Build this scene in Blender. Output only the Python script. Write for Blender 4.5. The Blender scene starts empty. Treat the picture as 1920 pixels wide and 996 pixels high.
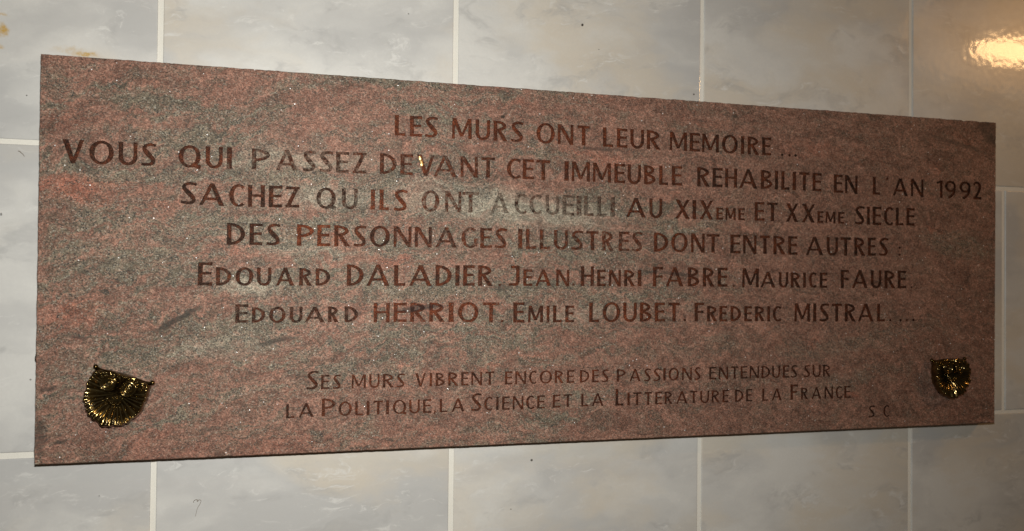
# Engraved pink granite plaque with two brass shell ornaments on a glazed tile wall, lit by a camera flash.
import bpy, bmesh, math, random
from mathutils import Vector, Matrix, noise
from mathutils.geometry import delaunay_2d_cdt, intersect_line_line_2d

S = bpy.context.scene
COL = S.collection
rnd = random.Random(7)

# ------------------------------------------------------------------ camera
cd = bpy.data.cameras.new('camera')
cam = bpy.data.objects.new('camera', cd)
COL.objects.link(cam)
S.camera = cam
cd.sensor_width = 36.0
cd.lens = 36.0 * 1450.7 / 1920.0
cd.clip_start = 0.01
cd.clip_end = 50
CAM = Vector((0.14504, -0.83621, 0.17592))
RIGHT = Vector((0.96668414, -0.25579652, 0.00948202))
UP = Vector((-0.01263805, -0.01069711, 0.99986292))
FWD = Vector((0.25566003, 0.96667146, 0.0135735))
cam.matrix_world = Matrix(((RIGHT.x, UP.x, -FWD.x, CAM.x), (RIGHT.y, UP.y, -FWD.y, CAM.y),
                           (RIGHT.z, UP.z, -FWD.z, CAM.z), (0, 0, 0, 1)))
cd.dof.use_dof = True
cd.dof.focus_distance = 0.815
cd.dof.aperture_fstop = 5.0

# ------------------------------------------------------------------ world, lamps, exposure
W = bpy.data.worlds.new('World')
S.world = W
W.use_nodes = True
bg = W.node_tree.nodes['Background']
bg.inputs['Color'].default_value = (1.0, 0.70, 0.42, 1)
bg.inputs['Strength'].default_value = 0.042

def lamp(name, loc, target, energy, color, sx, sy, roll=0.0, shape='RECTANGLE', spread=math.pi):
    ld = bpy.data.lights.new(name, 'AREA')
    ld.shape = shape
    ld.size = sx
    ld.size_y = sy
    ld.energy = energy
    ld.color = color
    ld.spread = spread
    o = bpy.data.objects.new(name, ld)
    COL.objects.link(o)
    q = (Vector(target) - Vector(loc)).to_track_quat('-Z', 'Y')
    o.matrix_world = Matrix.Translation(loc) @ q.to_matrix().to_4x4() @ Matrix.Rotation(roll, 4, 'Z')
    return o

# the camera's own flash, a hand above the lens
FL = CAM + UP * 0.092 + RIGHT * 0.004 + FWD * 0.01
lamp('camera_flash', FL, Vector((0.15, 0.0, 0.16)), 5.15, (1.0, 0.990, 0.942), 0.034, 0.02, spread=math.radians(138))
# the warm room lamp, mirrored by the glaze in the upper right tile
HIT = Vector((1.0594, 0.0, 0.4864))
d = (HIT - CAM).normalized()
d.y = -d.y
WL = HIT + d * 0.95
lamp('room_lamp', WL, HIT, 1.45, (1.0, 0.58, 0.25), 0.155, 0.060, math.radians(-14), 'ELLIPSE')
# added broad area light: warm bounce around the room lamp, filling the right
d2 = (Vector((1.075, 0.0, 0.505)) - CAM).normalized()
d2.y = -d2.y
lamp('warm_bounce_fill', Vector((1.075, 0.0, 0.505)) + d2 * 1.15, Vector((1.02, 0.0, 0.30)), 0.80, (1.0, 0.46, 0.13), 0.55, 0.26, math.radians(-14), 'ELLIPSE')

S.view_settings.view_transform = 'Standard'
S.view_settings.look = 'None'
S.view_settings.exposure = 0.0
S.view_settings.gamma = 1.0
S.render.filter_size = 1.25
S.cycles.use_denoising = True
S.cycles.max_bounces = 6

# ------------------------------------------------------------------ helpers
def tag(o, label=None, cat=None, group=None, kind=None):
    if label: o['label'] = label
    if cat: o['category'] = cat
    if group: o['group'] = group
    if kind: o['kind'] = kind
    return o

def empty(name, loc):
    o = bpy.data.objects.new(name, None)
    COL.objects.link(o)
    o.location = loc
    o.empty_display_size = 0.03
    return o

def mesh_obj(name, verts, faces, mat, parent=None, smooth=False, base=None):
    """verts in world metres; under a parent they become relative to the parent's base"""
    off = Vector(base) if base is not None else (parent.location.copy() if parent else Vector((0, 0, 0)))
    me = bpy.data.meshes.new(name)
    me.from_pydata([tuple(Vector(v) - off) for v in verts], [], faces)
    me.materials.append(mat)
    me.update()
    if smooth:
        me.polygons.foreach_set('use_smooth', [True] * len(me.polygons))
    o = bpy.data.objects.new(name, me)
    COL.objects.link(o)
    if parent:
        o.parent = parent
    else:
        o.location = off
    return o

class NT:
    """small node-graph builder"""
    def __init__(self, name):
        m = bpy.data.materials.new(name)
        m.use_nodes = True
        self.m, self.t = m, m.node_tree
        self.t.nodes.clear()
        self.out = self.t.nodes.new('ShaderNodeOutputMaterial')
    def n(self, kind, **kw):
        nd = self.t.nodes.new(kind)
        for k, v in kw.items():
            setattr(nd, k, v)
        return nd
    def put(self, sock, v):
        if hasattr(v, 'is_output'):
            self.t.links.new(v, sock)
        elif v is not None:
            if sock.type == 'RGBA' and len(v) == 3:
                v = (*v, 1)
            sock.default_value = v
    def math(self, op, a, b=None, c=None, clamp=False):
        nd = self.n('ShaderNodeMath', operation=op, use_clamp=clamp)
        self.put(nd.inputs[0], a)
        if b is not None: self.put(nd.inputs[1], b)
        if c is not None: self.put(nd.inputs[2], c)
        return nd.outputs[0]
    def vmath(self, op, a, b=None, s=None):
        nd = self.n('ShaderNodeVectorMath', operation=op)
        self.put(nd.inputs[0], a)
        if b is not None: self.put(nd.inputs[1], b)
        if s is not None: self.put(nd.inputs['Scale'], s)
        return nd.outputs['Value' if op in ('LENGTH', 'DOT_PRODUCT', 'DISTANCE') else 'Vector']
    def ramp(self, x, a, b, lo=0.0, hi=1.0, smooth=True):
        nd = self.n('ShaderNodeMapRange', interpolation_type='SMOOTHSTEP' if smooth else 'LINEAR')
        nd.clamp = True
        self.put(nd.inputs['Value'], x)
        for k, v in (('From Min', a), ('From Max', b), ('To Min', lo), ('To Max', hi)):
            self.put(nd.inputs[k], v)
        return nd.outputs['Result']
    def mix(self, f, a, b, mode='MIX'):
        nd = self.n('ShaderNodeMix', data_type='RGBA', blend_type=mode)
        nd.clamp_factor = True
        self.put(nd.inputs[0], f)
        self.put(nd.inputs[6], a)
        self.put(nd.inputs[7], b)
        return nd.outputs[2]
    def noise(self, vec, scale, detail=2.0, rough=0.5, dist=0.0, col=False):
        nd = self.n('ShaderNodeTexNoise')
        self.put(nd.inputs['Vector'], vec)
        self.put(nd.inputs['Scale'], scale)
        self.put(nd.inputs['Detail'], detail)
        self.put(nd.inputs['Roughness'], rough)
        self.put(nd.inputs['Distortion'], dist)
        return nd.outputs['Color' if col else 'Fac']
    def voro(self, vec, scale, feature='F1', rand=1.0):
        nd = self.n('ShaderNodeTexVoronoi', feature=feature)
        self.put(nd.inputs['Vector'], vec)
        self.put(nd.inputs['Scale'], scale)
        self.put(nd.inputs['Randomness'], rand)
        return nd
    def mapping(self, vec, loc=(0, 0, 0), rot=(0, 0, 0), scale=(1, 1, 1), kind='POINT'):
        nd = self.n('ShaderNodeMapping', vector_type=kind)
        self.put(nd.inputs['Vector'], vec)
        nd.inputs['Location'].default_value = loc
        nd.inputs['Rotation'].default_value = rot
        nd.inputs['Scale'].default_value = scale
        return nd.outputs[0]
    def pos(self):
        return self.n('ShaderNodeNewGeometry').outputs['Position']
    def attr(self, name):
        return self.n('ShaderNodeAttribute', attribute_name=name)
    def sep(self, v):
        nd = self.n('ShaderNodeSeparateXYZ')
        self.put(nd.inputs[0], v)
        return nd.outputs
    def comb(self, x, y, z):
        nd = self.n('ShaderNodeCombineXYZ')
        for i, v in enumerate((x, y, z)): self.put(nd.inputs[i], v)
        return nd.outputs[0]
    def patches(self, vec, lst, soft=(1.15, 0.25)):
        """union of soft elliptical mineral patches given as (x, z, rx, rz, angle, weight)"""
        acc = 0.0
        for (x, z, rx, rz, a, w) in lst:
            p = self.mapping(vec, (x, 0, z), (0, -math.radians(a), 0), (rx, 10.0, rz), 'TEXTURE')
            m = self.ramp(self.vmath('LENGTH', p), soft[0], soft[1], 0.0, w)
            acc = self.math('MAXIMUM', acc, m) if acc != 0.0 else m
        return acc
    def bump(self, h, strength, dist, normal=None):
        nd = self.n('ShaderNodeBump')
        self.put(nd.inputs['Height'], h)
        nd.inputs['Strength'].default_value = strength
        nd.inputs['Distance'].default_value = dist
        if normal is not None: self.put(nd.inputs['Normal'], normal)
        return nd.outputs[0]
    def bsdf(self, **kw):
        nd = self.n('ShaderNodeBsdfPrincipled')
        for k, v in kw.items():
            self.put(nd.inputs[k.replace('_', ' ')], v)
        self.t.links.new(nd.outputs[0], self.out.inputs['Surface'])
        return self.m

LETTER_BOX = [
   [(2319,2432,3225,3225,218,75,8),(2479,2608,3226,3226,218,75,8),(2639,2779,3226,3226,219,75,8),(2928,3147,3227,3227,220,65,5),(3186,3350,3227,3228,220,65,5),(3387,3543,3228,3228,221,65,5),(3583,3726,3228,3228,222,65,5),(3872,4087,3229,3229,223,70,5),(4120,4306,3229,3230,223,70,5),(4352,4497,3230,3229,223,70,5),(4655,4780,3229,3229,219,60,0),(4823,4954,3229,3229,218,60,0),(4990,5159,3229,3230,218,60,0),(5192,5359,3230,3230,217,60,0),(5478,5701,3230,3231,216,50,0),(5734,5868,3231,3231,216,50,0),(5891,6114,3231,3232,215,50,0),(6151,6363,3232,3233,215,50,0),(6404,6448,3233,3233,214,50,0),(6493,6647,3233,3233,214,50,0),(6687,6811,3233,3233,214,50,0),(6948,6978,3233,3233,215,20,0),(7044,7078,3233,3233,215,20,0),(7128,7162,3233,3233,215,20,0)],
   [(-811,-621,2790,2792,225,35,0),(-576,-361,2792,2793,223,35,0),(-322,-153,2794,2795,222,35,0),(-120,11,2795,2796,220,35,0),(215,424,2797,2799,217,45,10),(465,625,2799,2800,216,45,10),(661,711,2801,2802,214,45,10),(898,1074,2806,2808,208,30,42),(1130,1344,2808,2808,210,30,42),(1393,1522,2808,2808,213,30,42),(1558,1694,2808,2808,215,30,42),(1721,1851,2808,2808,217,30,42),(1890,2035,2808,2810,219,30,42),(2170,2346,2812,2815,218,55,28),(2383,2515,2815,2815,218,55,28),(2556,2746,2815,2812,223,55,28),(2738,2988,2812,2815,226,55,28),(3026,3220,2816,2821,223,55,28),(3257,3405,2822,2824,220,55,28),(3542,3703,2824,2825,219,65,8),(3718,3849,2825,2825,219,65,8),(3875,4037,2825,2825,219,65,8),(4201,4253,2826,2826,219,60,5),(4286,4506,2826,2826,219,60,5),(4536,4759,2826,2826,219,60,5),(4797,4928,2825,2824,220,60,5),(4957,5124,2824,2822,221,60,5),(5162,5306,2822,2823,222,60,5),(5348,5464,2823,2824,224,60,5),(5510,5640,2824,2825,225,60,5),(5832,5997,2826,2826,226,40,0),(6031,6164,2826,2827,227,40,0),(6196,6355,2827,2827,227,40,0),(6384,6627,2828,2828,227,40,0),(6672,6828,2828,2829,227,40,0),(6863,6909,2829,2829,226,40,0),(6950,7064,2829,2830,225,40,0),(7106,7155,2830,2830,224,40,0),(7198,7341,2830,2830,223,40,0),(7383,7513,2830,2827,222,40,0),(7686,7817,2822,2819,225,40,0),(7846,8030,2819,2818,225,40,0),(8250,8361,2818,2817,222,40,0),(8444,8480,2816,2816,222,40,0),(8546,8777,2815,2814,222,35,0),(8819,9013,2814,2814,221,35,0),(9213,9308,2813,2813,221,30,0),(9343,9516,2813,2811,223,30,0),(9569,9748,2811,2809,226,30,0),(9789,9918,2809,2808,228,30,0)],
   [(243,387,2437,2432,219,30,5),(410,646,2431,2426,219,30,5),(688,835,2426,2426,222,30,5),(867,1029,2426,2427,223,30,5),(1064,1195,2428,2431,219,30,5),(1227,1364,2431,2433,215,30,5),(1531,1730,2433,2434,213,12,38),(1786,1946,2434,2436,213,12,38),(2078,2124,2437,2437,213,85,15),(2170,2268,2436,2435,217,85,15),(2320,2462,2434,2433,223,85,15),(2612,2802,2434,2437,223,55,42),(2862,3043,2437,2439,222,55,42),(3049,3232,2439,2441,221,55,42),(3365,3567,2442,2443,218,20,57),(3630,3775,2443,2443,216,20,57),(3800,3947,2443,2443,216,20,57),(3986,4147,2443,2442,218,20,57),(4181,4324,2442,2441,221,20,57),(4347,4406,2441,2440,223,20,57),(4435,4551,2441,2441,224,20,57),(4594,4705,2441,2441,225,20,57),(4752,4806,2441,2441,225,20,57),(4945,5187,2441,2441,224,40,10),(5231,5395,2441,2441,224,40,10),(5556,5740,2441,2442,223,50,5),(5776,5826,2442,2442,223,50,5),(5869,6042,2443,2443,222,50,5),(6085,6173,2443,2444,143,50,5),(6202,6341,2444,2444,143,50,5),(6373,6462,2444,2445,144,50,5),(6591,6726,2446,2447,224,50,0),(6761,6905,2447,2446,224,50,0),(7016,7188,2445,2444,225,40,0),(7237,7421,2444,2443,225,40,0),(7455,7538,2443,2443,144,40,0),(7570,7712,2443,2442,144,40,0),(7748,7834,2442,2441,144,40,0),(7992,8133,2440,2439,227,35,0),(8166,8210,2439,2438,228,35,0),(8248,8379,2438,2438,228,35,0),(8415,8556,2438,2440,227,35,0),(8592,8706,2441,2443,225,35,0),(8753,8879,2444,2445,222,35,0)],
   [(672,846,2042,2044,219,25,5),(885,1012,2044,2045,218,25,5),(1049,1184,2045,2046,218,25,5),(1344,1513,2047,2046,218,100,0),(1543,1674,2046,2046,219,95,10),(1713,1872,2047,2049,218,70,10),(1911,2041,2049,2051,217,50,10),(2076,2283,2051,2054,215,35,10),(2320,2510,2054,2056,214,45,25),(2542,2726,2056,2057,214,45,25),(2765,2995,2057,2058,216,45,25),(3044,3220,2058,2060,216,60,30),(3251,3383,2060,2060,217,60,30),(3415,3549,2060,2059,218,60,30),(3674,3724,2058,2058,220,62,28),(3762,3886,2058,2058,219,62,28),(3921,4039,2058,2058,219,62,28),(4088,4251,2058,2058,218,62,28),(4290,4431,2058,2058,216,62,28),(4467,4613,2058,2056,216,62,28),(4656,4794,2056,2053,219,62,28),(4855,4985,2053,2052,222,62,28),(5018,5151,2052,2053,223,62,28),(5290,5471,2054,2055,223,55,5),(5506,5718,2055,2055,222,55,5),(5757,5936,2054,2054,221,55,5),(5961,6127,2054,2054,220,55,5),(6270,6405,2053,2053,220,45,0),(6439,6621,2053,2052,220,45,0),(6666,6801,2052,2051,221,45,0),(6846,7013,2051,2050,222,45,0),(7049,7177,2049,2048,223,45,0),(7296,7542,2048,2048,224,40,0),(7589,7750,2048,2049,225,40,0),(7787,7935,2049,2050,226,40,0),(7984,8140,2051,2052,226,40,0),(8181,8298,2053,2054,225,40,0),(8344,8484,2055,2056,224,40,0),(8637,8668,2058,2058,222,40,0)],
   [(407,541,1636,1637,230,30,15),(576,721,1637,1638,183,30,15),(759,929,1638,1639,181,30,15),(963,1102,1639,1640,180,30,15),(1146,1326,1640,1640,180,30,15),(1370,1495,1640,1641,179,30,15),(1532,1680,1641,1641,178,30,15),(1845,2017,1641,1642,222,55,12),(2046,2284,1642,1644,221,55,12),(2329,2448,1644,1644,220,55,12),(2490,2730,1645,1646,221,55,12),(2768,2943,1646,1647,222,55,12),(2981,3030,1647,1648,222,55,12),(3066,3194,1648,1649,223,55,12),(3231,3391,1649,1650,223,55,12),(3459,3486,1650,1650,223,50,10),(3574,3699,1651,1651,222,65,12),(3737,3842,1652,1652,182,65,12),(3874,4060,1652,1654,181,65,12),(4115,4271,1654,1654,181,65,12),(4303,4333,1654,1654,221,50,10),(4405,4561,1654,1654,222,50,10),(4599,4702,1654,1654,185,50,10),(4739,4888,1654,1654,185,50,10),(4926,5058,1654,1655,186,50,10),(5092,5140,1655,1655,187,50,10),(5280,5407,1655,1655,226,50,3),(5442,5669,1655,1656,225,50,3),(5719,5869,1656,1656,225,50,3),(5912,6063,1657,1657,224,50,3),(6106,6237,1657,1656,224,50,3),(6302,6331,1655,1654,225,50,50),(6428,6654,1653,1651,226,40,0),(6675,6879,1651,1651,187,40,0),(6924,7054,1651,1651,187,40,0),(7087,7223,1651,1651,187,40,0),(7257,7297,1651,1651,186,40,0),(7339,7453,1651,1651,186,40,0),(7490,7600,1651,1651,186,40,0),(7790,7911,1650,1649,225,35,0),(7951,8184,1649,1650,225,35,0),(8225,8382,1650,1650,224,35,0),(8429,8587,1650,1650,223,35,0),(8625,8753,1651,1651,222,35,0),(8820,8847,1651,1651,222,35,0)],
   [(762,886,1266,1266,185,28,22),(919,1047,1266,1266,157,28,22),(1084,1245,1266,1266,158,28,22),(1283,1408,1266,1266,159,28,22),(1431,1628,1266,1266,160,28,22),(1661,1767,1266,1266,162,28,22),(1828,1964,1266,1265,164,28,22),(2123,2289,1265,1265,199,80,20),(2330,2469,1265,1265,201,80,20),(2504,2669,1265,1265,202,80,20),(2705,2871,1265,1263,205,80,20),(2913,2971,1262,1262,208,80,20),(3016,3241,1261,1258,212,80,20),(3290,3469,1257,1254,216,80,20),(3490,3519,1254,1254,218,40,10),(3628,3757,1252,1251,221,50,10),(3795,3970,1251,1250,186,50,10),(4008,4044,1250,1250,187,50,10),(4083,4184,1250,1250,187,50,10),(4225,4330,1250,1250,187,50,10),(4506,4625,1249,1250,223,65,5),(4668,4883,1250,1251,222,65,5),(4917,5084,1251,1252,221,65,5),(5121,5268,1252,1252,220,65,5),(5307,5435,1252,1252,219,65,5),(5477,5624,1252,1251,219,65,5),(5668,5702,1251,1251,220,40,10),(5810,5934,1250,1250,220,50,3),(5970,6103,1250,1250,182,50,3),(6132,6234,1249,1249,182,50,3),(6278,6419,1249,1249,181,50,3),(6459,6563,1249,1248,181,50,3),(6603,6732,1248,1247,181,50,3),(6768,6807,1246,1246,182,50,3),(6843,6964,1246,1244,182,50,3),(7139,7358,1243,1241,220,40,0),(7400,7447,1241,1241,221,40,0),(7490,7627,1240,1240,221,40,0),(7663,7806,1239,1239,221,40,0),(7849,8006,1238,1237,221,40,0),(8038,8269,1237,1236,222,40,0),(8318,8437,1236,1235,222,40,0),(8499,8528,1235,1235,223,40,0),(8653,8686,1234,1234,224,40,0),(8750,8781,1234,1234,224,40,0),(8845,8882,1233,1233,225,40,0)],
   [(1459,1576,583,584,188,40,10),(1600,1683,584,584,144,40,10),(1720,1798,584,584,143,40,10),(1906,2053,584,583,142,60,8),(2087,2194,583,582,142,60,8),(2227,2340,582,581,143,60,8),(2369,2456,581,581,143,60,8),(2561,2679,581,581,144,55,5),(2718,2744,581,581,144,55,5),(2782,2878,581,581,144,55,5),(2917,3025,581,581,144,55,5),(3058,3138,581,581,144,55,5),(3168,3287,581,581,143,55,5),(3326,3419,581,581,143,55,5),(3542,3626,580,580,141,65,3),(3657,3780,580,580,141,65,3),(3814,3903,580,579,141,65,3),(3935,4079,579,579,140,65,3),(4111,4212,578,578,140,65,3),(4251,4338,578,578,140,65,3),(4404,4517,578,578,140,70,3),(4549,4628,578,577,140,70,3),(4666,4748,577,577,140,70,3),(4846,4955,576,575,141,60,0),(5002,5139,575,574,142,60,0),(5180,5265,573,573,144,60,0),(5297,5387,573,572,144,60,0),(5418,5450,572,572,145,60,0),(5485,5614,572,572,145,60,0),(5656,5781,572,572,145,60,0),(5812,5895,572,573,145,60,0),(6005,6096,573,572,146,40,0),(6128,6252,572,572,146,40,0),(6288,6388,572,572,146,40,0),(6417,6506,572,572,146,40,0),(6536,6661,572,571,146,40,0),(6695,6811,571,570,146,40,0),(6838,6947,570,569,147,40,0),(6986,7073,569,569,147,40,0),(7096,7185,568,568,147,40,0),(7278,7366,568,568,146,45,0),(7397,7511,568,568,146,45,0),(7542,7647,568,568,145,45,0)],
   [(1261,1341,298,300,144,30,5),(1384,1533,301,304,142,30,5),(1610,1747,305,305,181,60,5),(1779,1913,305,303,144,60,5),(1947,2026,303,303,145,60,5),(2063,2094,303,303,145,60,5),(2134,2231,303,303,145,60,5),(2264,2295,303,303,145,60,5),(2333,2477,303,302,145,60,5),(2504,2617,301,301,146,60,5),(2650,2739,301,301,146,60,5),(2763,2788,302,302,145,50,0),(2828,2912,302,303,145,60,0),(2957,3098,304,304,144,60,0),(3170,3287,305,305,188,40,0),(3314,3407,305,305,145,40,0),(3446,3475,305,305,145,40,0),(3512,3597,305,304,145,40,0),(3631,3753,304,303,145,40,0),(3784,3879,303,303,145,40,0),(3909,3998,304,305,145,40,0),(4088,4178,308,310,143,45,0),(4217,4312,311,312,142,45,0),(4422,4505,311,311,141,40,0),(4548,4691,311,309,142,40,0),(4831,4928,307,305,186,45,0),(4977,5007,305,304,146,45,0),(5048,5146,304,304,146,45,0),(5187,5278,304,303,145,45,0),(5320,5407,304,304,143,45,0),(5438,5536,303,303,143,45,0),(5585,5730,303,302,143,45,0),(5761,5854,302,301,144,45,0),(5889,6004,301,300,145,45,0),(6037,6141,300,300,146,45,0),(6178,6258,300,300,146,45,0),(6343,6456,300,300,145,40,0),(6490,6574,300,300,145,40,0),(6706,6784,299,299,146,40,0),(6836,6973,299,300,145,40,0),(7091,7194,300,301,183,40,0),(7236,7333,301,301,144,40,0),(7384,7520,300,300,145,40,0),(7567,7685,300,299,145,40,0),(7725,7815,299,299,146,40,0),(7847,7936,299,299,146,40,0)],
   [(8202,8293,51,49,143,20,10),(8417,8503,47,46,143,20,10)],
]
GREY_PATCH = [(-0.0104,0.3449,0.0571,0.0156,0,0.95),(-0.0849,0.3575,0.0203,0.0177,0,0.4),(0.0679,0.3342,0.0852,0.0128,5,0.7),(0.0189,0.3128,0.0582,0.0105,8,0.65),(-0.0283,0.273,0.122,0.0113,-2,0.6),(0.094,0.274,0.1019,0.0134,-3,0.6),(-0.0416,0.2299,0.0697,0.0194,10,0.5),(-0.0128,0.1816,0.1042,0.031,5,0.45),(-0.0777,0.1859,0.0272,0.0151,10,0.5),(0.1361,0.216,0.1569,0.0244,-5,0.6),(0.1577,0.1701,0.1378,0.0218,3,0.6),(0.0659,0.1191,0.0948,0.0264,10,0.7),(0.0074,0.1014,0.0959,0.0207,8,0.5),(0.2852,0.1143,0.201,0.0227,5,0.4),(0.3849,0.2158,0.1589,0.0176,-5,0.5),(0.3255,0.1599,0.1767,0.0144,2,0.5),(0.5123,0.1516,0.1317,0.0152,3,0.45),(0.2652,0.3778,0.1481,0.0142,-4,0.5),(0.3236,0.3386,0.118,0.0087,5,0.35),(0.0083,0.0445,0.0719,0.0155,8,0.35),(0.2127,0.0845,0.1206,0.0166,5,0.4),(0.5449,0.2315,0.0604,0.0123,0,0.5),(0.4853,0.2573,0.0844,0.0182,-4,0.75),(0.958,0.2211,0.0756,0.022,-10,0.55),(0.5798,0.0959,0.1367,0.0155,5,0.3),(0.7975,0.0994,0.1696,0.0197,8,0.3),(0.7672,0.0444,0.1213,0.0143,12,0.35),(0.3868,0.0169,0.0854,0.0105,5,0.3)]
PALE_PATCH = [(0.3603,0.2503,0.1446,0.0257,-3,1),(0.178,0.2555,0.0645,0.0143,0,0.7),(0.1351,0.2921,0.0942,0.0141,2,0.55),(0.0904,0.1605,0.0355,0.0117,0,0.85),(0.0711,0.1031,0.07,0.0159,8,0.4),(0.2951,0.2654,0.0753,0.0143,-5,0.5),(0.4352,0.1336,0.0755,0.0119,5,0.35),(0.1573,0.2001,0.0742,0.0098,0,0.4)]
RED_PATCH = [(-0.0512,0.2515,0.0877,0.0204,-3,0.8),(-0.0723,0.1354,0.0409,0.0227,0,0.7),(0.1678,0.2113,0.0587,0.011,-15,0.9),(0.2678,0.1427,0.0909,0.0198,-3,0.6),(0.2448,0.1848,0.0504,0.014,-10,0.6),(-0.0706,0.3179,0.0365,0.0127,0,0.35),(0.1388,0.0022,0.2089,0.0162,3,0.3),(-0.015,0.0119,0.0707,0.0128,5,0.3),(0.4784,0.3084,0.097,0.0121,-4,0.4),(0.7208,0.333,0.1484,0.013,-4,0.3),(0.2129,0.0623,0.1096,0.0122,5,0.3)]
DARK_VEIN = [(0.0215,0.1299,0.0281,0.0031,30,1),(0.1141,0.1079,0.0185,0.0027,12,0.9),(0.2593,0.141,0.0249,0.0034,6,1),(-0.0953,0.0206,0.0053,0.0175,0,0.7),(-0.0786,0.0158,0.0054,0.002,25,1),(1.0072,0.3686,0.0293,0.014,-40,0.75),(0.9494,0.3529,0.0503,0.0034,-12,0.6),(-0.0629,0.1136,0.0101,0.002,-8,0.8),(-0.0884,0.0653,0.0099,0.0025,8,0.8),(0.0538,0.0214,0.0099,0.0021,5,0.6),(-0.0547,0.1786,0.0276,0.0031,25,0.5),(0.4654,0.3199,0.0289,0.0018,-2,0.7),(0.5453,0.1811,0.0403,0.0025,-4,0.7),(0.3492,0.1629,0.0131,0.0029,0,0.5),(0.4767,0.1298,0.0032,0.0036,0,0.8),(0.6315,0.367,0.0028,0.0025,0,1)]
YELLOW_STAIN = [(-0.1404,0.4068,0.0076,0.0071,-60,1),(-0.1407,0.4206,0.0063,0.002,10,0.6),(-0.1411,0.3899,0.004,0.0031,-40,0.7),(-0.0666,0.3894,0.0122,0.0031,-5,0.9),(-0.077,0.3906,0.0234,0.0052,-4,0.35)]
DARK_SPECK = [(0.4472,0.4653,0.0014,0.0016,-30,1),(0.3912,-0.0306,0.0014,0.0013,0,0.9),(0.589,0.3951,0.0011,0.001,0,0.9),(-0.1178,0.345,0.0007,0.0007,0,0.8),(0.2476,0.459,0.0009,0.0008,0,0.6),(0.4677,0.4387,0.0008,0.0007,0,0.6),(-0.1102,0.0722,0.0009,0.0008,0,0.7),(-0.1376,0.2301,0.0009,0.0015,0,0.7),(-0.0487,-0.0427,0.0007,0.0008,0,0.5),(0.3676,-0.0838,0.0009,0.0007,0,0.6)]

WRITING = [
    "LES MURS ONT LEUR MEMOIRE ...",
    "VOUS QUI PASSEZ DEVANT CET IMMEUBLE REHABILITE EN L ' AN 1992",
    "SACHEZ QU ILS ONT ACCUEILLI AU XIX EME ET XX EME SIECLE",
    "DES PERSONNAGES ILLUSTRES DONT ENTRE AUTRES :",
    "EDOUARD DALADIER . J EAN . HENRI FABRE . MAURICE FAURE .",
    "EDOUARD HERRIOT . EMILE LOUBET . FREDERIC MISTRAL . ...",
    "SES MURS VIBRENT ENCORE DES PASSIONS ENTENDUES SUR",
    "LA POLITIQUE , LA SCIENCE ET LA LITTERATURE DE LA FRANCE",
    "S C",
]
LINES = [(w.replace(' ', ''), b) for w, b in zip(WRITING, LETTER_BOX)]
for w, b in LINES:
    assert len(w) == len(b), w


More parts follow.
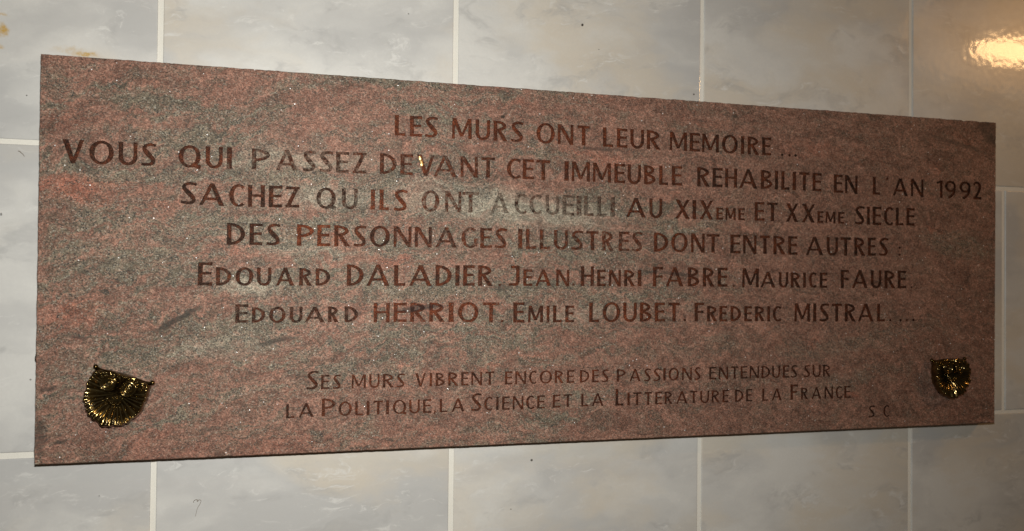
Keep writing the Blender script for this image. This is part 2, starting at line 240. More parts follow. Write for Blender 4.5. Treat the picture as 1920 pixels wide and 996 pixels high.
# ------------------------------------------------------------------ materials
def stone_color(g, p):
    """banded pink granite: pink ground, grey and pale drifts, red drifts, dark veins and single mineral grains"""
    warp = g.vmath('SUBTRACT', g.noise(p, 22.0, 4.0, 0.6, col=True), (0.5, 0.5, 0.5))
    pw = g.vmath('ADD', p, g.vmath('SCALE', warp, s=0.062))
    # the grey drifts thin out toward the right end of the slab
    west = g.ramp(g.sep(pw)[0], 0.38, 0.78, 1.0, 0.14)
    xyz = g.sep(pw)
    sw = g.math('MULTIPLY', g.math('SINE', g.math('MULTIPLY_ADD', xyz[0], 3.0, 0.35)), -0.085)
    pw = g.vmath('ADD', pw, g.comb(0.0, 0.0, sw))              # the banding sweeps up and over along the slab
    warp2 = g.vmath('SUBTRACT', g.noise(p, 130.0, 3.0, 0.6, col=True), (0.5, 0.5, 0.5))
    pf = g.vmath('ADD', p, g.vmath('ADD', g.vmath('SCALE', warp, s=0.03), g.vmath('SCALE', warp2, s=0.012)))
    pb = g.vmath('ADD', pw, g.vmath('SCALE', warp2, s=0.014))
    band = g.mapping(pb, rot=(0, math.radians(1), 0), scale=(1.0, 1.0, 3.6))
    n1 = g.noise(band, 9.0, 5.0, 0.62)
    n2 = g.noise(band, 26.0, 5.0, 0.65)
    n3 = g.noise(g.vmath('ADD', band, (3.1, 0, 1.7)), 15.0, 4.0, 0.6)
    flow = g.noise(g.mapping(pb, rot=(0, math.radians(2), 0), scale=(1, 1, 4)), 60.0, 5.0, 0.65)
    grey = g.math('ADD', g.math('MULTIPLY', g.patches(pf, GREY_PATCH), 1.0),
                  g.math('ADD', g.math('MULTIPLY', west, g.ramp(n1, 0.46, 0.70, -0.12, 0.62)), g.patches(pf, [(0.10, 0.20, 0.62, 0.26, 0, 0.26)], (1.0, 0.3))))
    grey = g.math('ADD', g.math('MULTIPLY', grey, g.ramp(flow, 0.30, 0.62, 0.55, 1.15)), g.math('MULTIPLY', g.ramp(g.math('ADD', n2, g.math('MULTIPLY', flow, 0.9)), 0.78, 1.18, -0.30, 0.62), g.math('ADD', 0.35, g.math('MULTIPLY', west, 0.65))), clamp=True)
    pale = g.math('MULTIPLY', g.patches(pf, PALE_PATCH), g.ramp(n2, 0.28, 0.58, 0.48, 1.0), clamp=True)
    red = g.math('MULTIPLY', g.patches(pf, RED_PATCH), g.ramp(n3, 0.38, 0.62, 0.15, 1.0), clamp=True)
    red = g.math('MAXIMUM', red, g.ramp(n3, 0.60, 0.76, 0.0, 0.45))
    pink = g.mix(g.ramp(flow, 0.35, 0.7), (0.258, 0.144, 0.106), (0.174, 0.094, 0.069))
    c = g.mix(grey, pink, (0.158, 0.138, 0.102))
    c = g.mix(pale, c, (0.300, 0.283, 0.222))
    c = g.mix(g.math('MULTIPLY', red, g.math('SUBTRACT', 1.0, g.math('MULTIPLY', grey, 0.35))), c, (0.315, 0.122, 0.080))
    # layered streaks of darker and lighter mineral following the banding
    lay = g.noise(g.mapping(pb, rot=(0, math.radians(7), 0), scale=(1, 1, 3.6)), 27.0, 7.0, 0.72, 1.1)
    lv = g.ramp(lay, 0.32, 0.68, 0.62, 1.28)
    c = g.mix(1.0, c, g.comb(lv, lv, lv), 'MULTIPLY')
    st2 = g.noise(g.mapping(g.vmath('ADD', pb, (5.0, 0, 2.0)), rot=(0, math.radians(5), 0), scale=(1, 1, 3.2)), 70.0, 5.0, 0.7)
    c = g.mix(g.ramp(st2, 0.54, 0.70, 0.0, 0.60), c, (0.325, 0.222, 0.172))
    st3 = g.noise(g.mapping(g.vmath('ADD', pb, (1.0, 0, 8.0)), rot=(0, math.radians(8), 0), scale=(1, 1, 3.0)), 55.0, 5.0, 0.7)
    c = g.mix(g.ramp(st3, 0.56, 0.72, 0.0, 0.55), c, (0.100, 0.090, 0.078))
    # single grains
    gb = g.mapping(p, rot=(0, math.radians(6), 0), scale=(0.9, 1.0, 1.1))
    v = g.voro(gb, 1020.0)
    vc = g.sep(v.outputs['Color'])
    fine = g.noise(gb, 930.0, 2.0, 0.6)
    mid = g.noise(gb, 270.0, 3.0, 0.65)
    val = g.math('MULTIPLY', g.ramp(vc[0], 0, 1, 0.66, 1.30, smooth=False), g.ramp(fine, 0.28, 0.72, 0.60, 1.36))
    val = g.math('MULTIPLY', val, g.ramp(mid, 0.3, 0.72, 0.80, 1.20))
    cg = g.mix(1.0, c, g.comb(val, val, val), 'MULTIPLY')
    hue = g.mix(vc[1], (0.58, 0.33, 0.25), (0.41, 0.40, 0.36))
    cg = g.mix(0.22, cg, hue, 'OVERLAY')
    paleg = g.math('MULTIPLY', g.ramp(vc[1], 0.80, 0.95), g.ramp(fine, 0.35, 0.6))
    cg = g.mix(g.math('MULTIPLY', paleg, g.ramp(grey, 0.0, 0.7, 0.22, 0.5)), cg, (0.46, 0.43, 0.37))
    darkg = g.math('MULTIPLY', g.ramp(g.math('ADD', vc[2], g.math('MULTIPLY', mid, 0.5)), 1.02, 1.18, 0.0, 1.0),
                   g.ramp(grey, 0.0, 0.8, 0.45, 0.9))
    cg = g.mix(darkg, cg, (0.035, 0.034, 0.032))
    vein = g.math('MULTIPLY', g.patches(g.vmath('ADD', p, g.vmath('SCALE', warp2, s=0.006)), DARK_VEIN, (1.35, 0.5)),
                  g.ramp(fine, 0.30, 0.6, 0.35, 1.0))
    # thin natural streaks running with the grain
    st = g.noise(g.mapping(pw, rot=(0, math.radians(8), 0), scale=(0.5, 1, 6.0)), 34.0, 3.0, 0.6)
    vein = g.math('MAXIMUM', vein, g.math('MULTIPLY', g.ramp(st, 0.665, 0.76, 0.0, 0.75), g.ramp(mid, 0.35, 0.6, 0.2, 1.0)))
    cg = g.mix(g.math('MULTIPLY', vein, 0.9), cg, (0.036, 0.031, 0.026))
    return cg, vein, fine, mid, vc

def make_stone():
    g = NT('pink_granite')
    p = g.pos()
    c, vein, fine, mid, vc = stone_color(g, p)
    # white, smoother quartz and mica flakes; their flash glints are put into the colour
    q = g.voro(p, 230.0)
    qc = g.sep(q.outputs['Color'])
    rad = g.ramp(qc[1], 0.0, 1.0, 0.10, 0.34, smooth=False)
    rad = g.math('MULTIPLY', rad, g.ramp(qc[1], 0.5, 1.0, 0.6, 1.0))
    flake = g.math('MULTIPLY', g.math('GREATER_THAN', qc[0], 0.940), g.math('LESS_THAN', q.outputs['Distance'], rad))
    col = g.mix(g.math('MULTIPLY', flake, 0.95), c, (0.95, 0.94, 0.92))
    h = g.math('ADD', g.math('MULTIPLY', fine, 0.6), g.math('MULTIPLY', mid, 0.8))
    nrm = g.bump(h, 0.55, 0.0012)
    rough = g.math('SUBTRACT', 0.62, g.math('MULTIPLY', flake, 0.47))
    return g.bsdf(Base_Color=col, Roughness=rough, Specular_IOR_Level=g.math('ADD', 0.16, g.math('MULTIPLY', flake, 0.6)), Normal=nrm)

def make_paint():
    """worn red-brown lettering paint, stone grain showing through"""
    g = NT('worn_letter_paint')
    p = g.pos()
    c, vein, fine, mid, vc = stone_color(g, p)
    a = g.attr('wear')
    red0, fade0 = g.sep(a.outputs['Vector'])[0], g.sep(a.outputs['Vector'])[1]
    blot = g.noise(p, 150.0, 3.0, 0.6)
    blot2 = g.noise(p, 60.0, 3.0, 0.6)
    red = g.math('ADD', g.math('SUBTRACT', red0, 0.12), g.math('MULTIPLY', g.math('SUBTRACT', blot, 0.5), 2.2), clamp=True)
    dark = g.mix(blot2, (0.020, 0.011, 0.008), (0.042, 0.020, 0.012))
    rust = g.mix(blot2, (0.088, 0.022, 0.010), (0.155, 0.043, 0.018))
    pc = g.mix(red, dark, rust)
    val = g.math('MULTIPLY', g.ramp(vc[0], 0, 1, 0.50, 1.45, smooth=False), g.ramp(fine, 0.3, 0.7, 0.5, 1.55))
    pc = g.mix(1.0, pc, g.comb(val, val, val), 'MULTIPLY')
    pc = g.mix(g.math('MULTIPLY', vein, 0.85), pc, (0.012, 0.012, 0.012))
    wear = g.math('ADD', fade0, g.math('MULTIPLY', g.math('SUBTRACT', g.noise(p, 260.0, 3.0, 0.65), 0.5), 1.9))
    wear = g.math('MULTIPLY', g.ramp(wear, 0.20, 0.72), 0.84)
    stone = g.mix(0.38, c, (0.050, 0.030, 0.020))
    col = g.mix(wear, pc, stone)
    h = g.math('ADD', g.math('MULTIPLY', fine, 0.6), g.math('MULTIPLY', mid, 0.9))
    return g.bsdf(Base_Color=col, Roughness=0.7, Specular_IOR_Level=0.08, Normal=g.bump(h, 0.6, 0.0012))

def make_tile():
    g = NT('glazed_marbled_tile')
    p = g.pos()
    off = g.attr('tile_shift').outputs['Vector']
    tint = g.sep(g.attr('tile_tint').outputs['Vector'])
    q = g.vmath('ADD', p, off)
    qr = g.mapping(q, rot=(0, math.radians(20), 0), scale=(1.0, 1.0, 1.75))
    w = g.vmath('SUBTRACT', g.noise(qr, 7.0, 4.0, 0.6, col=True), (0.5, 0.5, 0.5))
    qw = g.vmath('ADD', qr, g.vmath('SCALE', w, s=0.16))
    big = g.noise(qw, 5.5, 3.0, 0.5)
    med = g.noise(g.vmath('ADD', qw, (1.3, 0, 4.1)), 13.0, 5.0, 0.62)
    wisp = g.noise(g.mapping(qw, scale=(1, 1, 2.0)), 34.0, 7.0, 0.72)
    be = g.noise(g.vmath('ADD', qw, (7.7, 0, 2.1)), 6.5, 3.0, 0.5)
    edge = g.noise(qw, 19.0, 6.0, 0.7)
    light = (0.602, 0.592, 0.560)
    grey = (0.455, 0.450, 0.436)
    beige = (0.560, 0.498, 0.405)
    c = g.mix(g.ramp(g.math('ADD', big, tint[1]), 0.40, 0.66), light, grey)
    c = g.mix(g.math('MULTIPLY', g.ramp(g.math('ADD', be, tint[0]), 0.48, 0.72), 0.72), c, beige)
    # darker cloud drifts with ragged margins, pale wisps over them
    cloud = g.math('MULTIPLY', g.ramp(med, 0.52, 0.66), g.ramp(edge, 0.34, 0.64))
    c = g.mix(g.math('MULTIPLY', cloud, 0.62), c, (0.372, 0.368, 0.356))
    c = g.mix(g.math('MULTIPLY', g.ramp(wisp, 0.54, 0.68), g.ramp(med, 0.40, 0.60, 0.14, 0.74)), c, (0.650, 0.642, 0.612))
    c = g.mix(g.ramp(g.noise(q, 420.0, 2.0, 0.6), 0.3, 0.7, 0.0, 0.10), c, (0.40, 0.40, 0.39))
    wf = g.vmath('SUBTRACT', g.noise(p, 120.0, 4.0, 0.65, col=True), (0.5, 0.5, 0.5))
    ys = g.math('MULTIPLY', g.patches(g.vmath('ADD', p, g.vmath('SCALE', wf, s=0.012)), YELLOW_STAIN, (1.2, 0.2)),
                g.ramp(g.noise(p, 190.0, 3.0, 0.6), 0.3, 0.6, 0.25, 1.0))
    c = g.mix(ys, c, (0.47, 0.285, 0.055))
    ds = g.patches(p, DARK_SPECK, (1.25, 0.7))
    c = g.mix(ds, c, (0.05, 0.042, 0.035))
    # orange-peel of the glaze
    h = g.noise(p, 118.0, 0.4, 0.3)
    nrm = g.bump(h, 0.095, 0.0011)
    return g.bsdf(Base_Color=c, Roughness=0.34, Specular_IOR_Level=0.30, Normal=g.bump(h, 0.12, 0.0008),
                  Coat_Weight=0.34, Coat_Roughness=0.075, Coat_IOR=1.5, Coat_Normal=nrm)

def make_grout():
    g = NT('off_white_grout')
    p = g.pos()
    n = g.noise(p, 35.0, 4.0, 0.6)
    f = g.noise(p, 900.0, 3.0, 0.6)
    c = g.mix(n, (0.69, 0.66, 0.585), (0.76, 0.735, 0.665))
    c = g.mix(g.ramp(f, 0.35, 0.7, 0.0, 0.25), c, (0.52, 0.51, 0.48))
    return g.bsdf(Base_Color=c, Roughness=0.8, Specular_IOR_Level=0.2, Normal=g.bump(f, 0.5, 0.0006))

def make_brass(name, a, b, rough):
    g = NT(name)
    tc = g.n('ShaderNodeTexCoord').outputs['Object']
    n = g.noise(tc, 160.0, 4.0, 0.6)
    f = g.noise(tc, 700.0, 2.0, 0.6)
    c = g.mix(g.ramp(n, 0.35, 0.7), a, b)
    ao = g.n('ShaderNodeNewGeometry').outputs['Pointiness']
    pat = g.ramp(ao, 0.44, 0.52, 1.0, 0.0)               # dark patina left in the hollows of the casting
    c = g.mix(g.math('MULTIPLY', pat, 0.88), c, (0.030, 0.024, 0.014))
    return g.bsdf(Base_Color=c, Metallic=g.math('SUBTRACT', 1.0, g.math('MULTIPLY', pat, 0.35)),
                  Roughness=g.ramp(n, 0.3, 0.7, rough, rough + 0.06), Normal=g.bump(f, 0.03, 0.0004))

def make_plain(name, col, rough, metal=0.0, spec=0.4):
    g = NT(name)
    p = g.pos()
    n = g.noise(p, 500.0, 3.0, 0.6)
    c = g.mix(g.ramp(n, 0.3, 0.7), col, tuple(v * 0.6 for v in col))
    return g.bsdf(Base_Color=c, Roughness=rough, Metallic=metal, Specular_IOR_Level=spec, Normal=g.bump(n, 0.4, 0.0008))

M_STONE = make_stone()
M_PAINT = make_paint()
M_TILE = make_tile()
M_GROUT = make_grout()
M_BRASS = make_brass('aged_brass', (0.215, 0.152, 0.062), (0.100, 0.070, 0.028), 0.12)
M_GOLD = make_plain('gold_leaf_flake', (0.95, 0.66, 0.28), 0.32, 1.0)
M_HAIR = make_plain('brown_hair', (0.20, 0.14, 0.09), 0.5)
M_DIRT = make_plain('dark_mortar_crumb', (0.060, 0.045, 0.035), 0.9, 0.0, 0.1)

# ------------------------------------------------------------------ the tiled wall
T = 0.30
G = 0.0050                                  # joint width
def build_wall():
    root = empty('tiled_wall', (0.45, 0.006, -0.75))
    V, F, SH, TI = [], [], [], []
    x_lo, x_hi = -0.9, 2.25
    tints = {(1, 4): (.14, .05), (-1, 4): (.14, .06), (-1, 0): (-.02, .05), (-1, -1): (-.04, .11), (-1, 1): (.04, .03), (-1, 2): (.05, .03), (-1, 3): (.09, .04),
             (1, -1): (-.06, -.03), (1, 0): (-.01, -.04), (1, 1): (.03, .00), (1, 2): (.06, .02), (1, 3): (.12, .03), (0, 3): (.05, .04), (0, 2): (.05, .02), (0, -1): (-.05, .02)}
    sh = {}
    B = 0.0013                               # rounded glaze edge
    for row in range(-3, 4):
        shift = 0.5 * T if row % 2 == 0 else 0.0
        for k in range(-4, 8):
            x0, x1 = k * T + shift + G / 2, (k + 1) * T + shift - G / 2
            if x1 < x_lo or x0 > x_hi: continue
            jx, jz = rnd.uniform(-.0003, .0003), rnd.uniform(-.0003, .0003)
            z0, z1 = row * T + G / 2 + jz, (row + 1) * T - G / 2 + jz
            x0 += jx; x1 += jx
            ya = rnd.uniform(-0.0002, 0.0002)
            rings = [(0.0, 0.0062), (0.0, 0.0016), (0.18 * B, 0.0007), (0.5 * B, 0.0002), (B, 0.0)]
            s = len(V)
            for ins, y in rings:
                V += [(x0 + ins, y + ya, z0 + ins), (x1 - ins, y + ya, z0 + ins), (x1 - ins, y + ya, z1 - ins), (x0 + ins, y + ya, z1 - ins)]
            nf = 0
            for r in range(len(rings) - 1):
                for i in range(4):
                    a, b = s + r * 4 + i, s + r * 4 + (i + 1) % 4
                    F.append((a, b, b + 4, a + 4)); nf += 1
            F.append(tuple(s + 16 + i for i in range(4))); nf += 1
            so = (rnd.uniform(-9, 9), rnd.uniform(-9, 9), rnd.uniform(-9, 9))
            t = tints.get((row, k), (rnd.uniform(-.06, .07), rnd.uniform(-.07, .06)))
            SH += [so] * nf
            TI += [(t[0], t[1], 0.0)] * nf
    o = mesh_obj('tile_facing', V, F, M_TILE, root)
    for nm, data in (('tile_shift', SH), ('tile_tint', TI)):
        a = o.data.attributes.new(nm, 'FLOAT_VECTOR', 'FACE')
        a.data.foreach_set('vector', [c for v in data for c in v])
    # grout bed behind, seen in the joints
    bm = bmesh.new()
    bmesh.ops.create_cube(bm, size=1.0)
    gv = [(x_lo + 0.02 + (v.co.x + .5) * (x_hi - x_lo - 0.04), 0.0012 + (v.co.y + .5) * 0.02, -0.88 + (v.co.z + .5) * 2.06) for v in bm.verts]
    gf = [tuple(v.index for v in f.verts) for f in bm.faces]
    bm.free()
    mesh_obj('grout', gv, gf, M_GROUT, root)
    tag(root, 'glazed wall of square pale grey and beige marbled tiles with off-white joints behind the plaque', 'wall')
build_wall()

# ------------------------------------------------------------------ lettering: strokes of a flared, contrasted capital alphabet
def bar(p, q, w0, w1, waist=0.93, cut=None):
    """straight stroke from p to q, slightly waisted; ends cut horizontally when cut == 'h', else square"""
    p, q = Vector(p), Vector(q)
    d = (q - p)
    n = Vector((-d.y, d.x)).normalized()
    m = (p + q) / 2
    wm = (w0 + w1) / 2 * waist
    if cut == 'h' and abs(d.y) > 1e-6:
        k = d.length / abs(d.y)
        h = Vector((1, 0))
        L = [p - h * w0 * k / 2, m - h * wm * k / 2, q - h * w1 * k / 2]
        R = [p + h * w0 * k / 2, m + h * wm * k / 2, q + h * w1 * k / 2]
    else:
        L = [p + n * w0 / 2, m + n * wm / 2, q + n * w1 / 2]
        R = [p - n * w0 / 2, m - n * wm / 2, q - n * w1 / 2]
    return L + R[::-1]

def ring(cx, cy, rx, ry, side, top, a0=0.0, a1=360.0, n=30, tilt=0.0):
    """elliptical stroke whose outer edge is the ellipse; side / top = stroke weight at the sides / at top and bottom"""
    full = abs(a1 - a0) >= 359.9
    out, inn = [], []
    for i in range(n + (0 if full else 1)):
        a = math.radians(a0 + (a1 - a0) * i / n)
        c, s = math.cos(a), math.sin(a)
        at = a - math.radians(tilt)
        w = top + (side - top) * math.cos(at) ** 2
        o = Vector((cx + rx * c, cy + ry * s))
        nn = Vector((c / rx, s / ry)).normalized()
        out.append(o)
        inn.append(o - nn * w)
    if full:
        # two half rings so that every polygon is simple
        h = n // 2
        A = out[:h + 1] + inn[:h + 1][::-1]
        Bq = out[h:] + [out[0]] + [inn[0]] + inn[h:][::-1]
        return [A, Bq]
    return [out + inn[::-1]]

def spine(pts, n=5):
    """stroke along a smooth path of (x, y, width)"""
    P = [Vector((p[0], p[1], p[2])) for p in pts]
    P = [P[0] * 2 - P[1]] + P + [P[-1] * 2 - P[-2]]
    path = []
    for i in range(1, len(P) - 2):
        for k in range(n):
            t = k / n
            a, b, c, d = P[i - 1], P[i], P[i + 1], P[i + 2]
            path.append(0.5 * ((2 * b) + (c - a) * t + (2 * a - 5 * b + 4 * c - d) * t * t + (3 * b - a - 3 * c + d) * t ** 3))
    path.append(P[-2])
    quads = []
    L, R = [], []
    for i, v in enumerate(path):
        d = (path[min(i + 1, len(path) - 1)] - path[max(i - 1, 0)])
        nn = Vector((-d.y, d.x))
        nn = nn.normalized() if nn.length > 0 else Vector((0, 1))
        L.append(Vector((v.x, v.y)) + nn * v.z / 2)
        R.append(Vector((v.x, v.y)) - nn * v.z / 2)
    for i in range(len(path) - 1):
        quads.append([L[i], L[i + 1], R[i + 1], R[i]])
    return quads

def glyph(ch, W, H, small=False):
    t = 0.185 * H if small else 0.0045 * (H / 0.022) ** 0.6
    n = 0.62 * t
    o = 0.015 * H
    if ch == 'I':
        return [bar((W / 2, 0), (W / 2, H), max(W, t * .8), max(W, t * .8))]
    if ch == 'L':
        return [bar((t / 2, 0), (t / 2, H), t, t), bar((t * .3, n * .5), (W, n * .56), n, n * 1.2, .9)]
    if ch == 'E':
        return [bar((t / 2, 0), (t / 2, H), t, t), bar((t * .3, n * .5), (W, n * .56), n, n * 1.2, .9),
                bar((t * .3, H * .525), (W * .93, H * .53), n, n * 1.05, .9), bar((t * .3, H - n * .5), (W, H - n * .56), n, n * 1.2, .9)]
    if ch == 'F':
        return [bar((t / 2, 0), (t / 2, H), t, t), bar((t * .3, H * .50), (W * .95, H * .51), n, n * 1.1, .9),
                bar((t * .3, H - n * .5), (W, H - n * .56), n, n * 1.2, .9)]
    if ch == 'T':
        return [bar((W / 2, 0), (W / 2, H), t, t), bar((0, H - n * .62), (W, H - n * .55), n * 1.15, n * 1.15, .9)]
    if ch == 'H':
        return [bar((t * .45, 0), (t * .45, H), t * .92, t * .92), bar((W - t * .45, 0), (W - t * .45, H), t * .92, t * .92),
                bar((t * .4, H * .52), (W - t * .4, H * .52), n, n)]
    if ch == 'A':
        return [bar((n * .62, 0), (W * .5, H), n * 1.15, n * 1.25, .95, 'h'), bar((W - t * .58, 0), (W * .5 - t * .05, H), t * 1.02, t * .9, .96, 'h'),
                bar((W * .2, H * .30), (W * .78, H * .30), n * .95, n * .95)]
    if ch == 'V':
        return [bar((t * .58, H), (W * .52, 0), t * 1.05, t * .9, .96, 'h'), bar((W - n * .7, H), (W * .52, 0), n * 1.3, n * 1.2, .95, 'h')]
    if ch == 'X':
        return [bar((t * .58, H), (W - t * .58, 0), t, t, .94, 'h'), bar((W - n * .7, H), (n * .7, 0), n * 1.2, n * 1.2, .9, 'h')]
    if ch == 'N':
        return [bar((n * .65, 0), (n * .65, H), n * 1.25, n * 1.25), bar((W - n * .65, 0), (W - n * .65, H), n * 1.25, n * 1.25),
                bar((t * .5, H), (W - t * .42, -o), t * .98, t * .85, .97, 'h')]
    if ch == 'M':
        return [bar((n * .62, 0), (n * .62 + .02 * W, H), n * 1.2, n * 1.1), bar((W - t * .45, 0), (W - t * .48, H), t * .9, t * .88),
                bar((n * .9, H), (W * .50, H * .12), t * .92, t * .8, .97, 'h'), bar((W - t * .6, H), (W * .50, H * .12), n * 1.05, n * .95, .97, 'h')]
    if ch == 'Z':
        return [bar((W * .03, H - n * .5), (W, H - n * .55), n * 1.1, n, .92), bar((0, n * .55), (W, n * .6), n * 1.05, n * 1.2, .92),
                bar((W - t * .62, H - n * .4), (t * .58, n * .4), t * .9, t * .9, .96, 'h')]
    if ch == 'O':
        return ring(W / 2, H / 2, W / 2, H / 2 + o, t * 1.02, n * .95, tilt=-8)
    if ch == 'Q':
        return ring(W * .49, H / 2, W * .49, H / 2 + o, t * 1.0, n * .95, tilt=-8) + [bar((W * .55, H * .13), (W * .98, n * .15), n * 1.2, n * 1.5, 1.0)]
    if ch == 'C':
        return ring(W * .62, H / 2, W * .62, H / 2 + o, t * 1.0, n * .95, 52, 308, 24)
    if ch == 'G':
        return ring(W * .56, H / 2, W * .56, H / 2 + o, t * 1.0, n * .95, 52, 318, 24) + [bar((W - t * .42, H * .06), (W - t * .42, H * .46), t * .84, t * .9)]
    if ch == 'D':
        return [bar((t / 2, 0), (t / 2, H), t, t)] + ring(t * .55, H / 2, W - t * .55, H / 2, t * .98, n * .95, -90, 90, 20)
    if ch == 'U':
        return [bar((t * .46, H * .34), (t * .46, H), t * .94, t * .94), bar((W - t * .42, H * .34), (W - t * .42, H), t * .82, t * .84)] + \
            ring(W / 2, H * .36, W / 2, H * .36 + o, t * .90, n * 1.1, 180, 360, 18)
    if ch == 'J':
        return [bar((W - t * .5, H * .18), (W - t * .5, H), t * .95, t), bar((W * .18, H - n * .5), (W - t * .3, H - n * .52), n * 1.1, n)] + \
            spine([(W - t * .5, H * .24, t * .92), (W - t * .75, H * .10, t * .8), (W * .42, n * .55, n), (0, n * .62, n * .9)])
    if ch == 'P':
        return [bar((t / 2, 0), (t / 2, H), t, t)] + ring(t * .55, H * .70, W - t * .55, H * .30, t * .92, n * .95, -90, 90, 18)
    if ch == 'R':
        return [bar((t / 2, 0), (t / 2, H), t, t)] + ring(t * .55, H * .735, (W - t * .55) * .92, H * .265, t * .9, n * .95, -90, 90, 18) + \
            [bar((t * .95 + (W - t) * .16, H * .52), (W - t * .52, 0), t * .85, t * 1.02, .97, 'h')]
    if ch == 'B':
        return [bar((t / 2, 0), (t / 2, H), t, t)] + ring(t * .55, H * .755, (W - t * .55) * .88, H * .245, t * .85, n * .9, -90, 90, 16) + \
            ring(t * .55, H * .275, (W - t * .55), H * .275, t * .95, n * .95, -90, 90, 16)
    if ch == 'S':
        return spine([(W * .99, H - n * .75, n * .95), (W * .60, H - n * .42, n * 1.0), (W * .26, H * .87, t * .72), (W * .17 + t * .1, H * .72, t * .86), (W * .5, H * .50, t * 1.06),
                      (W * .83 - t * .1, H * .28, t * .88), (W * .74, H * .12, t * .74), (W * .42, n * .45, n * 1.0), (W * .01, n * .72, n * .95)])
    if ch == '1':
        return [bar((W - t * .5, 0), (W - t * .5, H), t * .95, t), bar((0, H - n * 1.2), (W - t * .5, H - n * .5), n * .9, n * 1.1)]
    if ch == '9':
        return ring(W / 2, H * .68, W / 2, H * .33, t * .88, n * 1.0, tilt=0, n=24) + \
            spine([(W - t * .40, H * .62, t * .7), (W * .82, H * .36, t * .8), (W * .58, H * .14, t * .78), (W * .30, H * .03, t * .7)])
    if ch == '2':
        return spine([(W * .06, H * .82, n), (W * .26, H * .95, n * 1.05), (W * .62, H * .93, t * .75), (W * .82, H * .74, t * .9), (W * .66, H * .46, t * .85), (W * .34, H * .18, t * .7), (W * .10, n * .6, n)]) + \
            [bar((0, n * .6), (W, n * .68), n * 1.15, n * 1.35, .92)]
    if ch == '.':
        return ring(W / 2, W * .52, W * .52, W * .52, W * .3, W * .3, n=12) + [[Vector((W * .5 + W * .3 * math.cos(a * .7854), W * .52 + W * .3 * math.sin(a * .7854))) for a in range(8)]]
    if ch == ':':
        r = W * .5
        return [[Vector((W / 2 + r * math.cos(a * .6283), y + r * math.sin(a * .6283))) for a in range(10)] for y in (r, H * .47)]
    if ch == "'":
        r = W * .5
        return [[Vector((W / 2 + r * math.cos(a * .6283), H * .93 + r * math.sin(a * .6283))) for a in range(10)]]
    if ch == ',':
        return [bar((W * .15, -H * .10), (W * .75, H * .13), n * .6, n * 1.35, 1.0)]
    return []

def fineness(poly, step):
    out = []
    for i, p in enumerate(poly):
        q = poly[(i + 1) % len(poly)]
        k = max(1, int((q - p).length / step))
        for j in range(k):
            out.append(p.lerp(q, j / k))
    return out

# plaque outline on the stone's front face (x, z), slightly out of square as the real slab is
C_TL, C_TR, C_BR, C_BL = Vector((-.1005, .3811)), Vector((1.0158, .3831)), Vector((1.0137, -.0095)), Vector((-.0998, -.0051))
YF, YB = -0.0200, -0.0006
DEPTH = 0.0016

